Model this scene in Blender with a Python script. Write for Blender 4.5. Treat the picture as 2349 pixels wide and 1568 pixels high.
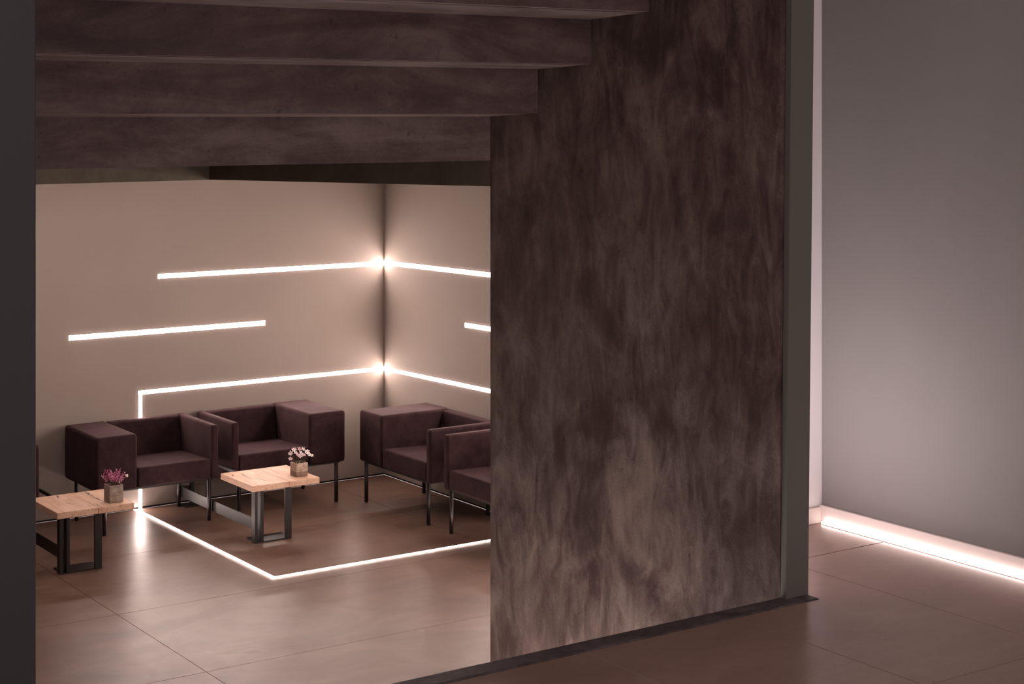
import bpy, bmesh, math, random
from mathutils import Vector, Matrix
random.seed(7)
for o in list(bpy.data.objects): bpy.data.objects.remove(o, do_unlink=True)
S = bpy.context.scene
C = S.collection

# ------------------------------------------------------------------ camera, world, exposure
cam = bpy.data.cameras.new('camera')
cam.sensor_width = 36.0
cam.lens = 36.0 * 3906 / 2349
cam.shift_y = -(784 - 258) / 2349
cam.clip_end = 100
co = bpy.data.objects.new('camera', cam); C.objects.link(co)
co.location = (-6.778, -11.563, 2.84)
co.rotation_euler = (math.pi / 2, 0, -0.6052)
S.camera = co

W = bpy.data.worlds.new('world'); S.world = W
W.use_nodes = True
bg = W.node_tree.nodes['Background']
bg.inputs[0].default_value = (0.90, 0.72, 0.70, 1)
bg.inputs[1].default_value = 0.74

S.view_settings.view_transform = 'Standard'
S.view_settings.look = 'None'
S.view_settings.exposure = 0.0
S.view_settings.gamma = 1.0
S.view_settings.use_curve_mapping = False

LED_COL = (1.0, 0.79, 0.715)
LED_WALL = 76.0
LED_FLOOR = 32.0
LED_HALL = 8.0
FILL_NICHE = 178.0
FILL_CEIL = 60.0
FILL_KERB = 150.0
FILL_LANDING = 10.0

# ------------------------------------------------------------------ material helpers
class NT:
    def __init__(s, name):
        s.m = bpy.data.materials.new(name); s.m.use_nodes = True
        s.t = s.m.node_tree; s.N = s.t.nodes; s.L = s.t.links
        s.b = s.N['Principled BSDF']
    def n(s, typ, **kw):
        x = s.N.new(typ)
        for k, v in kw.items(): setattr(x, k, v)
        return x
    def put(s, sock, v):
        if hasattr(v, 'is_linked') or isinstance(v, bpy.types.NodeSocket): s.L.new(v, sock)
        elif v is not None: sock.default_value = v
    def coords(s, scale=(1, 1, 1), world=False):
        mp = s.n('ShaderNodeMapping'); mp.inputs['Scale'].default_value = scale
        if world:
            g = s.n('ShaderNodeNewGeometry'); s.L.new(g.outputs['Position'], mp.inputs['Vector'])
        else:
            tc = s.n('ShaderNodeTexCoord'); s.L.new(tc.outputs['Object'], mp.inputs['Vector'])
        return mp.outputs[0]
    def noise(s, vec, scale, detail=4, rough=.55, dist=0.0):
        x = s.n('ShaderNodeTexNoise')
        s.L.new(vec, x.inputs['Vector'])
        x.inputs['Scale'].default_value = scale; x.inputs['Detail'].default_value = detail
        x.inputs['Roughness'].default_value = rough; x.inputs['Distortion'].default_value = dist
        return x.outputs['Fac']
    def ramp(s, fac, stops):
        x = s.n('ShaderNodeValToRGB'); s.L.new(fac, x.inputs['Fac'])
        e = x.color_ramp.elements
        while len(e) < len(stops): e.new(0.5)
        for i, (p, c) in enumerate(stops):
            e[i].position = p
            e[i].color = (c, c, c, 1) if isinstance(c, (int, float)) else (*c, 1)
        return x.outputs['Color']
    def mix(s, fac, a, b, mode='MIX'):
        x = s.n('ShaderNodeMix', data_type='RGBA', blend_type=mode)
        s.put(x.inputs[0], fac)
        for sock, v in ((x.inputs[6], a), (x.inputs[7], b)):
            if isinstance(v, tuple): sock.default_value = (*v[:3], 1)
            else: s.L.new(v, sock)
        return x.outputs[2]
    def math(s, op, a, b=None):
        x = s.n('ShaderNodeMath', operation=op)
        s.put(x.inputs[0], a)
        if b is not None: s.put(x.inputs[1], b)
        return x.outputs[0]
    def bump(s, h, strength, dist=.01):
        x = s.n('ShaderNodeBump'); s.L.new(h, x.inputs['Height'])
        x.inputs['Strength'].default_value = strength; x.inputs['Distance'].default_value = dist
        s.L.new(x.outputs[0], s.b.inputs['Normal'])
    def set(s, **kw):
        al = dict(color='Base Color', rough='Roughness', metal='Metallic', spec='Specular IOR Level',
                  sheen='Sheen Weight', sheen_rough='Sheen Roughness', coat='Coat Weight', coat_rough='Coat Roughness')
        for k, v in kw.items():
            if isinstance(v, tuple) and len(v) == 3: v = (*v, 1)
            s.put(s.b.inputs[al[k]], v)
        return s.m

def plain(name, col, rough=.6, metal=0, bump=0, bscale=200, spec=.5):
    t = NT(name); t.set(color=col, rough=rough, metal=metal, spec=spec)
    if bump: t.bump(t.noise(t.coords(), bscale, 3), bump, .002)
    return t.m

def emit(name, col, strength):
    t = NT(name); t.set(color=(0.8, 0.8, 0.8), rough=.5)
    t.b.inputs['Emission Color'].default_value = (*col, 1)
    t.b.inputs['Emission Strength'].default_value = strength
    return t.m

def paint(name, a, b, rough=.75):
    t = NT(name); v = t.coords(world=True)
    t.set(color=t.mix(t.ramp(t.noise(v, 1.1, 5), [(.3, 0.), (.7, 1.)]), a, b), rough=rough, spec=.25)
    t.bump(t.noise(v, 140, 3, .6), .18, .002)
    return t.m

def concrete(name, dark, mid, light, rough=.5, sc=1.0, vstretch=.55, spec=.5, con=1.0, xs=1.0):
    """hand-trowelled stucco: cloudy patches, slanted trowel drags, vertical runs, pits"""
    t = NT(name); v = t.coords(world=True, scale=(sc * xs, sc, sc * vstretch)); v0 = t.coords(world=True)
    vr = t.coords(world=True, scale=(sc, sc * 1.0, sc * .28))
    vt = t.n('ShaderNodeMapping'); t.L.new(v0, vt.inputs['Vector'])
    vt.inputs['Rotation'].default_value = (.7, 0, 0); vt.inputs['Scale'].default_value = (sc * xs, sc * 2.6, sc * .8)
    big = t.noise(v, 2.6, 9, .62, .8)
    drag = t.noise(vt.outputs[0], 4.5, 9, .7, 1.6)
    runs = t.noise(vr, 13, 6, .65, .5)
    grit = t.noise(v0, 110, 5, .75)
    h = t.math('ADD', t.math('ADD', t.math('MULTIPLY', big, .48), t.math('MULTIPLY', drag, .34)),
               t.math('ADD', t.math('MULTIPLY', runs, .07), t.math('MULTIPLY', grit, .11)))
    k = .085 / con
    dk2 = tuple(c * .8 for c in dark); lt2 = tuple(c * 1.3 for c in light)
    col = t.ramp(h, [(.50 - 2 * k, dk2), (.50 - k, dark), (.50, mid), (.50 + k, light), (.50 + 2 * k, lt2)])
    pits = t.ramp(t.noise(v0, 30, 2, .45), [(.70, 1.0), (.735, .40)])
    col = t.mix(.55, col, pits, 'MULTIPLY')
    rg = t.ramp(drag, [(.35, max(rough - .1, 0)), (.65, rough + .12)])
    t.set(color=col, rough=rg, spec=spec)
    t.bump(t.math('ADD', drag, t.math('MULTIPLY', grit, .35)), .30, .012)
    return t.m

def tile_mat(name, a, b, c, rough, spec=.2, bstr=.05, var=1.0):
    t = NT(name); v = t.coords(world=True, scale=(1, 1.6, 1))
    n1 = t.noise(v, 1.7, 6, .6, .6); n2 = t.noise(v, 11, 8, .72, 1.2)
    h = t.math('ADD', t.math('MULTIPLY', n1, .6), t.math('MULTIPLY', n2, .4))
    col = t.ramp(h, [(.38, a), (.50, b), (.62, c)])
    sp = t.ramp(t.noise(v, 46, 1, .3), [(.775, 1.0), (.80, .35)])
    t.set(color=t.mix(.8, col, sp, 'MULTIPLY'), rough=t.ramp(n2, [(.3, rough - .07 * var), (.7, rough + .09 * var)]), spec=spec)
    if bstr: t.bump(n2, bstr, .004)
    return t.m

M = {}
M['wall'] = paint('wall_plaster', (.305, .255, .228), (.33, .28, .252))
M['hall_wall'] = paint('hall_wall_grey', (.218, .203, .194), (.235, .219, .210), .8)
M['hall_white'] = paint('hall_wall_white', (.88, .84, .85), (.89, .85, .86), .7)
M['base_white'] = paint('skirting_white', (.78, .68, .64), (.81, .71, .67), .5)
M['stucco'] = concrete('dark_stucco', (.070, .044, .043), (.125, .087, .083), (.200, .152, .138), .42, vstretch=.8, con=1.25)
M['stairs'] = concrete('stair_stucco', (.080, .050, .052), (.135, .092, .094), (.205, .150, .150), .55, 1.2, 1.7, con=1.15, xs=.38)
M['bulkhead'] = concrete('bulkhead_olive', (.085, .070, .048), (.115, .095, .068), (.15, .125, .09), .6)
M['slate'] = concrete('slate_edge', (.045, .035, .036), (.085, .066, .069), (.135, .108, .112), .55, 4)
M['ceiling'] = paint('ceiling_plaster', (.15, .13, .115), (.17, .15, .13))
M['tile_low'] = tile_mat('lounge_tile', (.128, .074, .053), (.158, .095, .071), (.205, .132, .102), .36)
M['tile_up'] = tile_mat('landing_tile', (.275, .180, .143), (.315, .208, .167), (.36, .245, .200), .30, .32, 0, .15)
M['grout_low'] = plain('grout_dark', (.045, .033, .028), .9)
M['grout_up'] = plain('grout_light', (.34, .275, .245), .9)
M['gap'] = plain('shadow_gap', (.012, .010, .010), .9)
M['post'] = plain('post_grey', (.140, .140, .124), .55, 0, .08, 60)
M['column'] = plain('column_grey', (.042, .0425, .047), .55, 0, .1, 30)
M['steel'] = plain('black_steel', (.019, .016, .016), .42, .35, .05, 300)
M['leg'] = plain('leg_steel', (.045, .038, .038), .28, .8)
M['alu'] = plain('aluminium_profile', (.75, .72, .70), .4, .6)
M['led_wall'] = emit('led_diffuser_wall', LED_COL, LED_WALL)
M['led_floor'] = emit('led_diffuser_floor', LED_COL, LED_FLOOR)
M['led_hall'] = emit('led_diffuser_hall', (1.0, .83, .79), LED_HALL)
M['fill_niche'] = emit('fill_diffuser_niche', (1.0, .88, .90), FILL_NICHE)
M['fill_ceil'] = emit('fill_diffuser_ceiling', LED_COL, FILL_CEIL)
M['fill_kerb'] = emit('fill_diffuser_kerb', (1.0, .87, .77), FILL_KERB)
M['fill_landing'] = emit('fill_diffuser_landing', (1.0, .83, .79), FILL_LANDING)

def velvet():
    t = NT('aubergine_velvet'); v = t.coords(world=True)
    n = t.noise(v, 7, 6, .7); g = t.noise(v, 260, 2, .6)
    col = t.ramp(n, [(.35, (.027, .0135, .016)), (.65, (.046, .0245, .028))])
    col = t.mix(.5, col, t.ramp(g, [(.3, .6), (.7, 1.0)]), 'MULTIPLY')
    t.set(color=col, rough=.9, spec=.06, sheen=.08, sheen_rough=.45)
    t.b.inputs['Sheen Tint'].default_value = (.80, .56, .56, 1)
    t.bump(g, .25, .003)
    return t.m
M['velvet'] = velvet()

def wood(name, cracks, joint):
    """oak slab, grain along local y; cracks = list of polylines [(x,y),...] on the top"""
    t = NT(name)
    v = t.coords(scale=(1, .12, 1)); vo = t.coords()
    g1 = t.noise(v, 26, 6, .65, .8); g2 = t.noise(vo, 5, 3)
    h = t.math('ADD', t.math('MULTIPLY', g1, .7), t.math('MULTIPLY', g2, .3))
    col = t.ramp(h, [(.36, (.51, .300, .190)), (.5, (.645, .415, .285)), (.63, (.725, .50, .365))])
    # knots and short dark checks, mostly on the end grain
    ve = t.coords(scale=(1, .5, .45))
    ck = t.ramp(t.noise(ve, 60, 3, .7, 2.5), [(.585, 1.0), (.66, .22)])
    gn = t.n('ShaderNodeNewGeometry'); sn = t.n('ShaderNodeSeparateXYZ'); t.L.new(gn.outputs['Normal'], sn.inputs[0])
    col = t.mix(t.math('MULTIPLY', t.math('ABSOLUTE', sn.outputs[1]), .85), col, t.mix(1.0, col, ck, 'MULTIPLY'))
    sep = t.n('ShaderNodeSeparateXYZ')
    dn = t.n('ShaderNodeTexNoise'); t.L.new(vo, dn.inputs['Vector']); dn.inputs['Scale'].default_value = 40
    dv = t.n('ShaderNodeVectorMath', operation='MULTIPLY_ADD')
    t.L.new(dn.outputs['Color'], dv.inputs[0]); dv.inputs[1].default_value = (.016, .016, 0); t.L.new(vo, dv.inputs[2])
    t.L.new(dv.outputs[0], sep.inputs[0])
    X, Y = sep.outputs[0], sep.outputs[1]
    mask = None
    for (x0, y0, x1, y1, w) in cracks:
        x0 += .008; x1 += .008; y0 += .008; y1 += .008
        dx, dy = x1 - x0, y1 - y0; l = math.hypot(dx, dy); dx /= l; dy /= l
        px = t.math('SUBTRACT', X, x0); py = t.math('SUBTRACT', Y, y0)
        u = t.math('ADD', t.math('MULTIPLY', px, dx), t.math('MULTIPLY', py, dy))
        d = t.math('ABSOLUTE', t.math('SUBTRACT', t.math('MULTIPLY', px, dy), t.math('MULTIPLY', py, dx)))
        # width tapers to both ends
        uu = t.math('DIVIDE', t.math('ABSOLUTE', t.math('SUBTRACT', u, l / 2)), l / 2)
        ww = t.math('MULTIPLY', t.math('SUBTRACT', 1.0, uu), w)
        k = t.math('LESS_THAN', d, ww)
        mask = k if mask is None else t.math('MAXIMUM', mask, k)
    col = t.mix(mask, col, (.035, .018, .010))
    t.set(color=col, rough=.55, spec=.4)
    t.bump(t.math('SUBTRACT', g1, mask), .12, .004)
    return t.m

def pot_mat(name, two_tone):
    t = NT(name); v = t.coords()
    n = t.noise(v, 26, 6, .7); pits = t.ramp(t.noise(v, 95, 1, .4), [(.66, 1.0), (.70, .25)])
    col = t.ramp(n, [(.35, (.22, .17, .135)), (.55, (.33, .265, .22)), (.7, (.45, .37, .315))])
    if two_tone:
        sp = t.n('ShaderNodeSeparateXYZ'); t.L.new(v, sp.inputs[0])
        up = t.math('GREATER_THAN', sp.outputs[2], .034)
        col = t.mix(up, t.mix(1.0, col, (.80, .70, .65), 'MULTIPLY'), t.mix(1.0, col, (1.35, 1.28, 1.22), 'MULTIPLY'))
    t.set(color=t.mix(.85, col, pits, 'MULTIPLY'), rough=.9)
    t.bump(n, .3, .004)
    return t.m

# ------------------------------------------------------------------ geometry helpers
def add_box(bm, x0, x1, y0, y1, z0, z1, bev=0.0, seg=1):
    r = bmesh.ops.create_cube(bm, size=1.0)
    vs = r['verts']
    for v in vs:
        v.co = Vector(((x0 + x1) / 2 + v.co.x * (x1 - x0), (y0 + y1) / 2 + v.co.y * (y1 - y0), (z0 + z1) / 2 + v.co.z * (z1 - z0)))
    if bev > 0:
        es = list({e for v in vs for e in v.link_edges})
        bmesh.ops.bevel(bm, geom=es, offset=bev, segments=seg, profile=.5, affect='EDGES', clamp_overlap=True)
def box(*a, **k):
    bm = bmesh.new(); add_box(bm, *a, **k); return bm
def tube(p0, p1, r, n=14, r1=None):
    bm = bmesh.new(); add_tube(bm, p0, p1, r, n, r1); return bm
def add_tube(bm, p0, p1, r, n=14, r1=None):
    p0, p1 = Vector(p0), Vector(p1); d = p1 - p0
    res = bmesh.ops.create_cone(bm, cap_ends=True, segments=n, radius1=r, radius2=r if r1 is None else r1, depth=d.length)
    q = Vector((0, 0, 1)).rotation_difference(d.normalized()).to_matrix().to_4x4()
    bmesh.ops.transform(bm, matrix=Matrix.Translation((p0 + p1) / 2) @ q, verts=res['verts'])
def poly_prism(pts_a, pts_b):
    """closed solid between two matching polygons"""
    bm = bmesh.new()
    a = [bm.verts.new(p) for p in pts_a]; b = [bm.verts.new(p) for p in pts_b]
    bm.faces.new(a); bm.faces.new(b[::-1]); n = len(a)
    for i in range(n): bm.faces.new((a[i], b[i], b[(i + 1) % n], a[(i + 1) % n]))
    bmesh.ops.recalc_face_normals(bm, faces=bm.faces)
    return bm

def obj(name, bm, mat, parent=None, smooth=False, weighted=False):
    bmesh.ops.recalc_face_normals(bm, faces=bm.faces)
    me = bpy.data.meshes.new(name); bm.to_mesh(me); bm.free()
    me.materials.append(M[mat] if isinstance(mat, str) else mat)
    if smooth or weighted: me.polygons.foreach_set('use_smooth', [True] * len(me.polygons))
    o = bpy.data.objects.new(name, me); C.objects.link(o)
    if parent: o.parent = parent
    if weighted:
        w = o.modifiers.new('wn', 'WEIGHTED_NORMAL'); w.keep_sharp = False; w.weight = 100
    return o
def thing(name, label, cat, loc=(0, 0, 0), rotz=0, group=None):
    o = bpy.data.objects.new(name, None); C.objects.link(o)
    o.empty_display_size = .1
    o.location = loc; o.rotation_euler = (0, 0, rotz)
    o['label'] = label; o['category'] = cat
    if group: o['group'] = group
    return o
def tag(o, label, cat, group=None):
    o['label'] = label; o['category'] = cat
    if group: o['group'] = group
    return o
def struct(name, bm, mat, label=None, parent=None):
    o = obj(name, bm, mat, parent)
    if parent is None:
        o['kind'] = 'structure'
        if label: o['label'] = label
    return o
def copy_tree(o, parent=None):
    c = o.copy(); C.objects.link(c); c.parent = parent
    for ch in list(o.children): copy_tree(ch, c)
    return c

# ------------------------------------------------------------------ setting: lounge shell (lower level, z = 0)
XW = -2.858            # face of the dark stair wall
YE, YB = -5.74, -2.998 # far end of that wall; far edge of the stairwell void
ZU = 1.24              # upper landing

struct('wall_left', box(-7.0, .15, 0, .15, .014, 3.3), 'wall', 'pale plaster lounge wall with glowing light lines on the left')
struct('wall_right', box(0, .15, -6.4, 0, .014, 3.3), 'wall', 'pale plaster lounge wall with light lines right of the corner')
struct('baseboard_left', box(-7.0, .01, .006, .10, 0, .014), 'gap', 'thin dark shadow gap under the left lounge wall')
struct('baseboard_right', box(.006, .10, -6.4, .0, 0, .014), 'gap', 'thin dark shadow gap under the right lounge wall')
struct('wall_end', box(XW + .095, .15, -6.55, -6.4, 0, 3.3), 'wall', 'plaster wall closing the lounge behind the dark stair wall')
struct('wall_landing', box(-7.0, XW, -7.60, -7.45, 0, ZU - .03), 'stucco', 'dark retaining wall below the landing edge')
struct('wall_far_left', box(-7.15, -7.0, -7.6, .15, 0, 3.3), 'stucco', 'dark lounge wall beyond the left column')

def floor_tiles(parent, xs, ys, ztop, mat, gap=.0026, clip=None):
    cache = {}
    for i in range(len(xs) - 1):
        for j in range(len(ys) - 1):
            x0, x1, y0, y1 = xs[i], xs[i + 1], ys[j], ys[j + 1]
            if clip:
                r = clip(x0, x1, y0, y1)
                if r is None: continue
                x0, x1, y0, y1 = r
            key = (round(x1 - x0, 3), round(y1 - y0, 3))
            if key not in cache:
                bm = box(gap / 2, key[0] - gap / 2, gap / 2, key[1] - gap / 2, -.010, 0, bev=.0006)
                o = obj('tile', bm, mat, parent); cache[key] = o.data
            else:
                o = bpy.data.objects.new('tile', cache[key]); C.objects.link(o); o.parent = parent
            o.location = (x0, y0, ztop)

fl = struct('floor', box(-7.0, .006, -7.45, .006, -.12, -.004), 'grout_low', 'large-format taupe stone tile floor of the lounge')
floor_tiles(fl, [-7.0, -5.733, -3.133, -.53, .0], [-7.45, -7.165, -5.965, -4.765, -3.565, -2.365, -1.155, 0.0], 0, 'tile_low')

# ceiling slab of the lounge with the stairwell void cut out of it
struct('ceiling', box(-7.0, .15, YB + .12, .15, 2.56, 2.66), 'ceiling', 'lounge ceiling slab above the light walls')
struct('ceiling_side', box(XW + .10, .15, -6.55, YB + .12, 2.56, 2.66), 'ceiling', 'lounge ceiling slab behind the dark stair wall')
struct('trim_1', poly_prism([(-7.0, YB, 2.462), (XW, YB, 2.474), (XW, YB, 3.4), (-7.0, YB, 3.4)],
                            [(-7.0, YB + .12, 2.462), (XW, YB + .12, 2.474), (XW, YB + .12, 3.4), (-7.0, YB + .12, 3.4)]), 'bulkhead',
       'olive bulkhead over the lounge left of its inner corner')
struct('trim_2', poly_prism([(XW, YE + .002, 2.536), (XW, YB + .12, 2.472), (XW, YB + .12, 3.4), (XW, YE + .002, 3.4)],
                            [(XW + .10, YE + .002, 2.536), (XW + .10, YB + .12, 2.472), (XW + .10, YB + .12, 3.4), (XW + .10, YE + .002, 3.4)]), 'bulkhead',
       'dark olive bulkhead under the stair beside the stair wall')

# dark stair wall
struct('wall_stair', box(XW, XW + .093, -7.45, YE, 0, 5.2), 'stucco', 'mottled dark brown trowelled stucco wall carrying the stair')

struct('wall_stair_left', box(-5.49, -5.399, -7.45, YE, 0, 2.60), 'stucco', 'matching dark stucco wall carrying the stair at the left')

# landing (upper level)
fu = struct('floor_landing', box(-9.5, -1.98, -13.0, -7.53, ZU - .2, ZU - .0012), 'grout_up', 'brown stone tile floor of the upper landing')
struct('floor_niche', box(XW + .093, -1.98, -7.53, -6.77, ZU - .2, ZU - .0045), 'gap', 'sub-floor of the landing behind the grey post')
def clip_up(x0, x1, y0, y1):
    x1 = min(x1, -1.988); x0 = max(x0, -9.5)
    if x1 - x0 < .02: return None
    if y0 >= -7.54:                       # niche behind the post
        if x1 <= XW + .095: return None
        return max(x0, XW + .095), x1, y0, y1
    return x0, x1, y0, y1
xs = [-9.5] + [-2.525 - .597 * k for k in range(11, -1, -1)] + [-1.988]
ys = [-13.0, -11.89, -10.70, -9.50, -8.31, -7.53]
XN = XW + .097
def clip_main(x0, x1, y0, y1):
    if y1 > -7.6 and x1 > -2.6: return None          # the row beside the post is laid below
    return clip_up(x0, x1, y0, y1)
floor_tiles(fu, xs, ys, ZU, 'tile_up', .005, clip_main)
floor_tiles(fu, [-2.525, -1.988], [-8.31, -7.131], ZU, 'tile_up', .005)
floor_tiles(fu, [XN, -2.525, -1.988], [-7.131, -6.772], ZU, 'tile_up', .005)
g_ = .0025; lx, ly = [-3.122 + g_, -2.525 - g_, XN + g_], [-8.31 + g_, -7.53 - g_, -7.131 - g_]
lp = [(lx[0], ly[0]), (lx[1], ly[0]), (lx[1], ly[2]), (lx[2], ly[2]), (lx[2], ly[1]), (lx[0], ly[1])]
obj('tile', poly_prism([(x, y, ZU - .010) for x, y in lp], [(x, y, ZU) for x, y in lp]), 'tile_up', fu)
kerb = struct('trim_3', box(-7.0, -2.76, -7.53, -7.452, ZU - .06, ZU + .004, bev=.004, seg=2), 'slate', 'dark chipped stone edging along the landing')

struct('wall_hall_right', box(-1.987, -1.85, -13.0, -6.62, ZU - .02, 5.2), 'hall_wall', 'smooth warm grey wall at the right')
struct('wall_hall_back', box(XW + .093, -1.85, -6.77, -6.62, ZU - .02, 5.2), 'hall_white', 'bright white wall sliver behind the grey post')
struct('baseboard_hall_right', box(-2.003, -1.987, -13.0, -6.77, ZU, ZU + .068, bev=.0015), 'base_white', 'pale skirting glowing above the floor light')
struct('baseboard_hall_back', box(XW + .095, -2.003, -6.782, -6.77, ZU, ZU + .062, bev=.0015), 'base_white', 'pale skirting under the bright wall sliver')

struct('wall_hall_left', box(-9.5, -6.602, -7.53, -7.38, ZU, 5.2), 'column', 'dark grey wall beyond the left column')

# ------------------------------------------------------------------ post and column
post = poly_prism([(-2.858, -7.477, ZU), (-2.757, -7.477, ZU), (-2.703, -7.477, 5.2), (-2.806, -7.477, 5.2)],
                  [(-2.858, -7.452, ZU), (-2.765, -7.452, ZU), (-2.703, -7.452, 5.2), (-2.806, -7.452, 5.2)])
tag(obj('post', post, 'post'), 'slim grey-green vertical post closing the end of the dark wall', 'post')
col_bm = box(-6.6, -5.384, -7.53, -7.30, ZU + .004, 5.2, bev=.004, seg=2)
tag(obj('column', col_bm, 'column'), 'dark slate grey column at the left edge of the picture', 'column')

# ------------------------------------------------------------------ staircase seen from below
st = thing('staircase', 'dark stucco staircase overhead seen from below, steps climbing towards the viewer', 'staircase', (-4.35, -6.1, 0))
ys_r = [-5.74, -6.079, -6.426, -6.772, -7.118, -7.464, -7.81, -8.156]
zb = [2.642, 2.837, 3.023, 3.205, 3.388, 3.571, 3.754, 3.937]
zt = [2.824, 3.012, 3.192, 3.376, 3.559, 3.742, 3.925, 4.108]
for k in range(8):
    yf = ys_r[k]; yn = ys_r[k + 1] if k < 7 else yf - .346
    zn = zb[k + 1] if k < 7 else 4.12
    # profile in (y,z): riser slab and the soffit plate running up to the next riser
    e_ = .05; zx = zn - (zn - zt[k]) * e_ / (yf - yn)      # the plate ends inside the next riser
    prof = [(yf, zb[k]), (yf, zt[k]), (yn + e_, zx), (yn + e_, zx + .05), (yf + .06, zt[k] + .06), (yf + .06, zb[k])]
    x0, x1 = -6.9, XW - .001
    if yn < -7.2: x0 = -5.375
    bm = poly_prism([(x0 + 4.35, y + 6.1, z) for y, z in prof], [(x1 + 4.35, y + 6.1, z) for y, z in prof])
    obj('step', bm, 'stairs', st)
obj('landing_plate', box(-6.9 + 4.35, XW - .001 + 4.35, YE + .061 + 6.1, YB - .002 + 6.1, 2.95, 3.10), 'stairs', st)

# ------------------------------------------------------------------ light lines
def led(label, p0, p1, normal, w, mat, group, proud=.003):
    """straight LED profile; p0-p1 along a wall or the floor, normal = surface normal"""
    p0, p1, n = Vector(p0), Vector(p1), Vector(normal)
    d = (p1 - p0); L = d.length; d.normalize(); s = n.cross(d)
    e = thing('led_strip', label, 'light strip', p0, 0, group)
    def blk(half, z0, z1, ends):
        a = []; b = []
        for (q, z) in ((-half, z0), (half, z0), (half, z1), (-half, z1)):
            a.append(s * q + n * z + d * ends); b.append(s * q + n * z + d * (L - ends))
        return poly_prism(a, b)
    obj('housing', blk(w / 2 + .0015, 0, .002, 0), 'alu', e)
    obj('diffuser', blk(w / 2, .002, proud, .0015), mat, e)
    return e
w = .027
gl = 'light lines in the lounge'
led('upper light line on the left lounge wall, ending at the corner', (-1.888, 0, 1.658), (-.004, 0, 1.658), (0, -1, 0), .031, 'led_wall', gl)
led('upper light line on the right lounge wall, starting at the corner', (0, -.006, 1.663), (0, -1.95, 1.690), (-1, 0, 0), .031, 'led_wall', gl)
led('short free-floating middle light line on the left lounge wall', (-2.552, 0, 1.263), (-1.032, 0, 1.263), (0, -1, 0), .033, 'led_wall', gl)
led('middle light line on the right wall, cut off by the dark wall', (0, -1.165, 1.293), (0, -2.75, 1.318), (-1, 0, 0), .031, 'led_wall', gl)
led('lowest horizontal light line on the left wall above the armchairs', (-2.038, 0, .832), (-.004, 0, .832), (0, -1, 0), w, 'led_wall', gl)
led('vertical light line dropping behind the armchair to the floor', (-2.022, 0, .001), (-2.022, 0, .8145), (0, -1, 0), w, 'led_wall', gl)
led('lowest light line on the right wall above the corner armchairs', (0, -.006, .832), (0, -2.212, .868), (-1, 0, 0), w, 'led_wall', gl)
led('vertical light line on the right wall hidden behind the dark wall', (0, -2.195, .001), (0, -2.195, .849), (-1, 0, 0), w, 'led_wall', gl)
led('floor light line running out from the left wall', (-2.062, -.007, 0), (-2.062, -2.168, 0), (0, 0, 1), w, 'led_floor', gl, .004)
led('floor light line crossing towards the right wall', (-2.079, -2.185, 0), (-.007, -2.185, 0), (0, 0, 1), w, 'led_floor', gl, .004)
led('added unseen ceiling light line over the left part of the lounge', (-5.6, -1.0, 2.56), (-2.0, -1.0, 2.56), (0, 0, -1), .03, 'fill_ceil', gl)  # added fill, unseen: lifts the upper left wall and the table tops
for z_, y0_, y1_ in ((2.10, -2.7, -6.2), (1.690, -2.5, -6.2), (1.32, -3.0, -6.2), (.868, -2.5, -6.2)):  # extra lines added out of view to brighten the left wall and floor
    led({2.10: 'topmost', 1.690: 'second', 1.32: 'third', .868: 'lowest'}[z_] + ' added unseen light line on the right wall far behind the dark wall', (0, y0_, z_), (0, y1_, z_), (-1, 0, 0), .031, 'led_wall', gl)
led('floor light line glowing at the foot of the grey wall', (-2.016, -12.9, ZU), (-2.016, -6.80, ZU), (0, 0, 1), .012, 'led_hall', 'landing light lines', .010)
led('added fill light line on the floor, hidden behind the grey post', (-2.733, -7.39, ZU), (-2.733, -6.80, ZU), (0, 0, 1), .05, 'fill_niche', 'landing light lines', .004)  # added fill, unseen: brightens the white sliver and the grey wall's lower part
led('added unseen floor light line washing the foot of the dark stair wall', (-3.27, -7.35, 0), (-3.27, -5.85, 0), (0, 0, 1), .05, 'fill_kerb', gl, .004)  # added below the landing edge, out of view, to lighten the stucco upwards
led('added fill light line across the landing floor, out of frame before the viewer', (-5.0, -8.80, ZU), (-2.05, -8.80, ZU), (0, 0, 1), .03, 'fill_landing', 'landing light lines', .004)  # added below the frame as fill for the hall wall, post and risers

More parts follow.
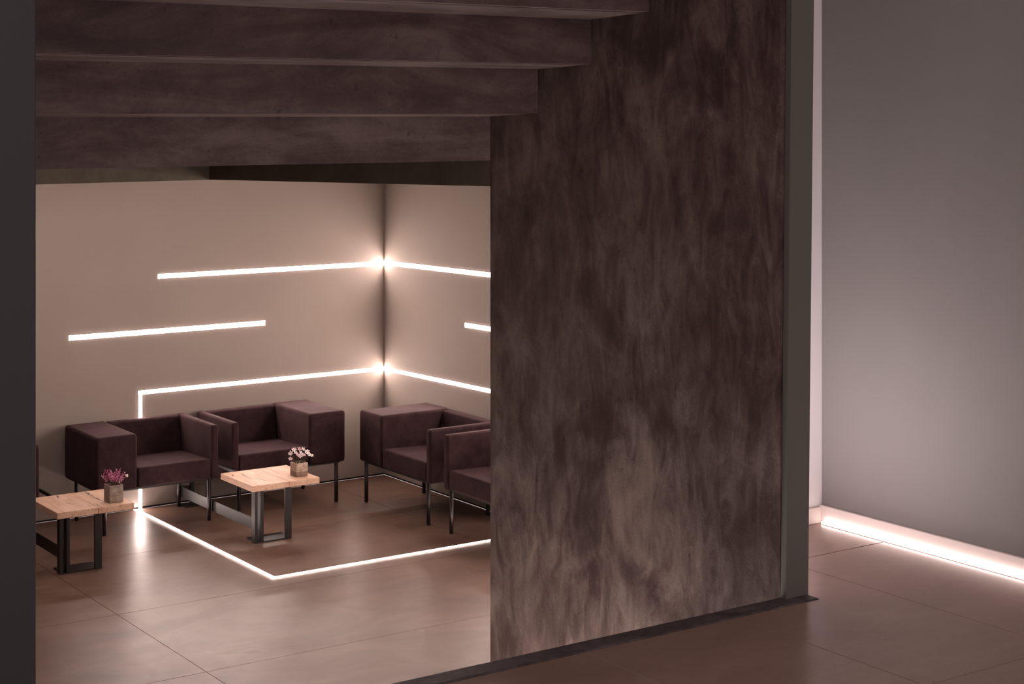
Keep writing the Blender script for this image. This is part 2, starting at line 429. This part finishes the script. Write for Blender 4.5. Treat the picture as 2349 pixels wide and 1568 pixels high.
# ------------------------------------------------------------------ armchairs
def make_chair(W_, D_, mirror, loc, rotz, label):
    """cube armchair: wide block arm on the local left (right when mirrored), thin arm opposite, front = -y"""
    t = thing('armchair', label, 'armchair', loc, rotz, 'aubergine cube armchairs')
    k = W_ / .889
    xa, xb, xc, xd = -W_ / 2, -W_ / 2 + .293 * k, W_ / 2 - .054 * k, W_ / 2
    zb_, zs, zt_ = .292, .432, .664
    f = -1 if mirror else 1
    def bx(x0, x1, *r, **kw):
        if f < 0: x0, x1 = -x1, -x0
        return box(x0, x1, *r, **kw)
    obj('block_arm', bx(xa, xb - .001, -D_, 0, zb_, zt_, bev=.022, seg=4), 'velvet', t, weighted=True)
    obj('thin_arm', bx(xc + .001, xd, -D_, 0, zb_, zt_, bev=.018, seg=4), 'velvet', t, weighted=True)
    # seat cushion: slightly sloped back, crowned
    bm = bx(xb, xc, -D_ + .004, -.06, zb_ + .004, zs, bev=.018, seg=4)
    for v in bm.verts:
        if v.co.z > zb_ + .07:
            u = (v.co.y + D_) / D_
            v.co.z -= .022 * max(u, 0)
    obj('seat', bm, 'velvet', t, weighted=True)
    # backrest: leaning face, thicker at the bottom
    bm = bx(xb + .001, xc - .001, -.135, -.002, zb_ + .01, zt_ - .004, bev=.018, seg=4)
    for v in bm.verts:
        if v.co.y < -.07:
            u = (v.co.z - .40) / .26
            v.co.y += .07 * max(0, min(1.05, u))
    obj('backrest', bm, 'velvet', t, weighted=True)
    for x in (xa + .065, xd - .062):
        for y in (-D_ + .026, -.066):
            bm = tube((f * x, y, .004), (f * x, y, zb_ + .01), .0145, 16)
            l = obj('leg', bm, 'leg', t, smooth=False, weighted=True)
            obj('glide', tube((f * x, y, 0), (f * x, y, .006), .012, 12), 'steel', l)
    obj('seat_frame', box(-W_ / 2 + .045, W_ / 2 - .04, -D_ + .02, -.03, zb_ - .008, zb_ + .006), 'steel', t)
    return t
make_chair(.889, .61, False, (-2.1465, -.022, 0), 0, 'armchair in front of the vertical light line, wide arm on its left')
make_chair(.906, .61, True, (-1.147, -.022, 0), 0, 'armchair with wide right arm between white flowers table and corner')
make_chair(.985, .585, False, (-.018, -1.1575, 0), -math.pi / 2, 'corner armchair against the right wall, wide arm nearest the corner')
make_chair(.985, .585, True, (-.018, -2.3105, 0), -math.pi / 2, 'rightmost armchair, half hidden by the dark stair wall')
make_chair(.889, .61, True, (-3.419, -.022, 0), 0, 'leftmost armchair, only a dark edge showing beside the left column')

# ------------------------------------------------------------------ bench tables
def make_table(loc, wood_m, label, jx):
    t = thing('side_table', label, 'table', loc, 0, 'oak bench tables')
    zt_, th = .380, .040
    x0, x1, y0, y1 = -.25, .25, -.25, .24
    obj('tabletop_plank', box(x0, jx - .0006, y0, y1, zt_ - th, zt_, bev=.003, seg=2), wood_m, t)
    obj('tabletop_plank', box(jx + .0006, x1, y0, y1, zt_ - th, zt_ - .0006, bev=.003, seg=2), wood_m, t)
    obj('base_plate', box(-.215, .035, -.255, -.09, 0, .008, bev=.001), 'steel', t)
    obj('leg', box(-.235, -.213, -.255, -.205, .0, zt_ - th, bev=.001), 'steel', t)
    obj('leg', box(-.192, -.170, -.255, -.205, .008, zt_ - th, bev=.001), 'steel', t)
    obj('leg', box(-.165, -.135, -.115, -.100, .008, zt_ - th, bev=.001), 'steel', t)
    obj('leg', box(-.012, .036, -.257, -.243, .0, zt_ - th, bev=.001), 'steel', t)
    obj('rail', box(-.192, -.183, -.205, 1.02, .066, .142, bev=.001), 'steel', t)
    obj('rail', box(-.048, -.036, -.09, 1.02, .318, .340, bev=.001), 'steel', t)
    obj('rear_leg', box(-.130, -.100, 1.005, 1.02, .008, .340, bev=.001), 'steel', t)
    obj('rear_plate', box(-.190, -.060, .965, 1.085, 0, .008, bev=.001), 'steel', t)
    obj('rear_crossbar', box(-.192, -.100, 1.02, 1.032, .066, .142, bev=.001), 'steel', t)
    obj('rear_crossbar', box(-.130, -.036, 1.02, 1.032, .318, .340, bev=.001), 'steel', t)
    return t
T2 = (-1.555, -1.12, 0); T1 = (-2.875, -1.12, 0)
def loc2(T, l): return [(a - T[0], b - T[1], c - T[0], d - T[1], w_) for a, b, c, d, w_ in l]
M['oak1'] = wood('oak_pink_flowers', loc2(T1, [(-2.772, -.87, -2.771, -1.05, .0075), (-2.782, -1.03, -2.771, -1.235, .008), (-2.955, -.87, -2.975, -.99, .005), (-2.99, -1.10, -2.952, -1.225, .004), (-2.84, -1.24, -2.838, -1.38, .0034)]), 0)
M['oak2'] = wood('oak_white_flowers', loc2(T2, [(-1.750, -.94, -1.776, -1.02, .0052), (-1.699, -.955, -1.702, -1.10, .005), (-1.672, -1.08, -1.648, -1.33, .003), (-1.735, -1.06, -1.70, -1.16, .0026)]), 0)
make_table(T1, 'oak1', 'oak bench table with the bright pink flowers, nearest the left column', .014)
make_table(T2, 'oak2', 'oak bench table with the white flowers, standing inside the floor light line', .022)

# ------------------------------------------------------------------ potted flowers
def make_pot(loc, rotz, size, h, mat, label, kind):
    t = thing('potted_flowers', label, 'potted plant', loc, rotz, 'concrete flower pots')
    s = size / 2
    bm = box(-s, s, -s, s, 0, h, bev=.004, seg=2)
    # open the cavity: inset the top face and push it down
    bm.faces.ensure_lookup_table()
    top = max(bm.faces, key=lambda f_: (f_.normal.z > .9) * (f_.calc_center_median().z * 10 + f_.calc_area()))
    bmesh.ops.inset_region(bm, faces=[top], thickness=.005)
    r = bmesh.ops.extrude_face_region(bm, geom=[top])
    vs = [g for g in r['geom'] if isinstance(g, bmesh.types.BMVert)]
    bmesh.ops.translate(bm, verts=vs, vec=(0, 0, -.028))
    bmesh.ops.delete(bm, geom=[top], context='FACES_ONLY')
    p = obj('pot', bm, mat, t)
    bm = bmesh.new(); add_box(bm, -s + .009, s - .009, -s + .009, s - .009, h - .03, h - .018)
    obj('soil', bm, 'soil', p)
    rnd = random.Random(11 if kind == 'pink' else 5)
    if kind == 'pink':
        for i in range(26):
            a = rnd.uniform(0, 2 * math.pi); rr = rnd.uniform(0, 1) ** .6
            base = Vector((math.cos(a) * rr * .02, math.sin(a) * rr * .02, h - .02))
            tip = Vector((math.cos(a) * rr * .080, math.sin(a) * rr * .062, h + rnd.uniform(.060, .112) - rr * .025))
            d = (tip - base)
            stem = obj('stem', tube(base, base + d * .95, .0011, 5, .0007), 'twig', t)
            bm = bmesh.new()
            nfl = rnd.randint(9, 13)
            for q in range(nfl):
                u = .42 + .6 * q / nfl
                c = base + d * u; b = q * 2.4 + i
                dirv = Vector((math.cos(b), math.sin(b), .9)).normalized()
                ln = rnd.uniform(.009, .016) * (1.15 - .4 * u)
                m = Matrix.Translation(c + dirv * ln * .55) @ Vector((0, 0, 1)).rotation_difference(dirv).to_matrix().to_4x4() @ Matrix.Diagonal((.0024, .0024, ln * .55, 1))
                bmesh.ops.create_icosphere(bm, subdivisions=1, radius=1, matrix=m)
            obj('flower_spike', bm, ('petal_pink', 'petal_pale', 'petal_rose', 'petal_pale')[i % 4], t)
        base = Vector((.025, .0, h - .02)); tip = Vector((.078, -.02, h + .045))
        stem = obj('stem', tube(base, tip, .0011, 5), 'twig', t)
        bm = bmesh.new()
        for q in range(7):
            bmesh.ops.create_icosphere(bm, subdivisions=1, radius=.0055, matrix=Matrix.Translation(tip + Vector((rnd.uniform(-.008, .008), rnd.uniform(-.008, .008), rnd.uniform(-.006, .008)))))
        obj('flower_bud', bm, 'petal_white', t)
    else:
        spots = [(-.058, -.01, .030), (-.045, .02, .052), (-.030, -.02, .066), (-.018, .015, .080), (-.035, .0, .082), (.004, -.015, .060), (.012, .02, .078),
                 (.026, .0, .080), (-.008, -.03, .045), (.018, -.02, .047), (.044, .0, .058), (.052, -.015, .045), (.060, .01, .058), (.078, 0, .032), (-.05, .0, .066), (-.02, -.025, .05)]
        for i, (x, y, z) in enumerate(spots):
            base = Vector((x * .3, y * .4, h - .02)); tip = Vector((x * 1.22, y * 1.2, h + z * 1.05))
            mid = (base + tip) / 2 + Vector((-x * .18, 0, .006))
            bm = bmesh.new(); add_tube(bm, base, mid, .0011, 5); add_tube(bm, mid, tip, .001, 5)
            obj('stem', bm, 'twig', t)
            bm = bmesh.new()
            face = Vector((x * 6 + rnd.uniform(-.4, .4), -.8 + rnd.uniform(-.4, .4), .8)).normalized()
            q = Vector((0, 0, 1)).rotation_difference(face).to_matrix().to_4x4()
            for pth in range(5):
                a = 2 * math.pi * pth / 5 + i
                m = Matrix.Translation(tip) @ q @ Matrix.Rotation(a, 4, 'Z') @ Matrix.Translation((.0095, 0, .002)) @ Matrix.Rotation(-.35, 4, 'Y') @ Matrix.Diagonal((.0085, .0055, .0014, 1))
                bmesh.ops.create_icosphere(bm, subdivisions=1, radius=1, matrix=m)
            b_ = obj('blossom', bm, 'petal_white' if i % 3 else 'petal_blush', t)
            bm = bmesh.new(); bmesh.ops.create_icosphere(bm, subdivisions=1, radius=.0042, matrix=Matrix.Translation(tip + face * .003))
            obj('blossom_centre', bm, 'petal_core', b_)
        for i in range(12):
            a = i * 2.4; b0 = Vector((math.cos(a) * .018, math.sin(a) * .018, h - .02)); b1 = Vector((math.cos(a) * .05, math.sin(a) * .04, h + .02 + .012 * (i % 3)))
            obj('twig', tube(b0, b1, .0012, 5, .0006), 'twig', t)
    return t
M['soil'] = plain('soil', (.03, .022, .016), .95, 0, .5, 150)
M['twig'] = plain('twig', (.05, .045, .022), .8)
M['petal_pink'] = plain('petal_pink', (.62, .15, .34), .6)
M['petal_rose'] = plain('petal_rose', (.50, .08, .26), .6)
M['petal_pale'] = plain('petal_pale', (.80, .42, .56), .6)
M['petal_white'] = plain('petal_white', (.86, .80, .80), .6)
M['petal_blush'] = plain('petal_blush', (.84, .62, .64), .6)
M['petal_core'] = plain('petal_core', (.62, .28, .32), .6)
M['pot1'] = pot_mat('pot_concrete_plain', False)
M['pot2'] = pot_mat('pot_concrete_banded', True)
make_pot((-2.716, -1.255, .380), 0, .094, .108, 'pot1', 'square concrete pot with bright pink heather-like flowers', 'pink')
make_pot((-1.394, -1.240, .380), 0, .090, .090, 'pot2', 'square two-tone concrete pot with white blossoms', 'white')
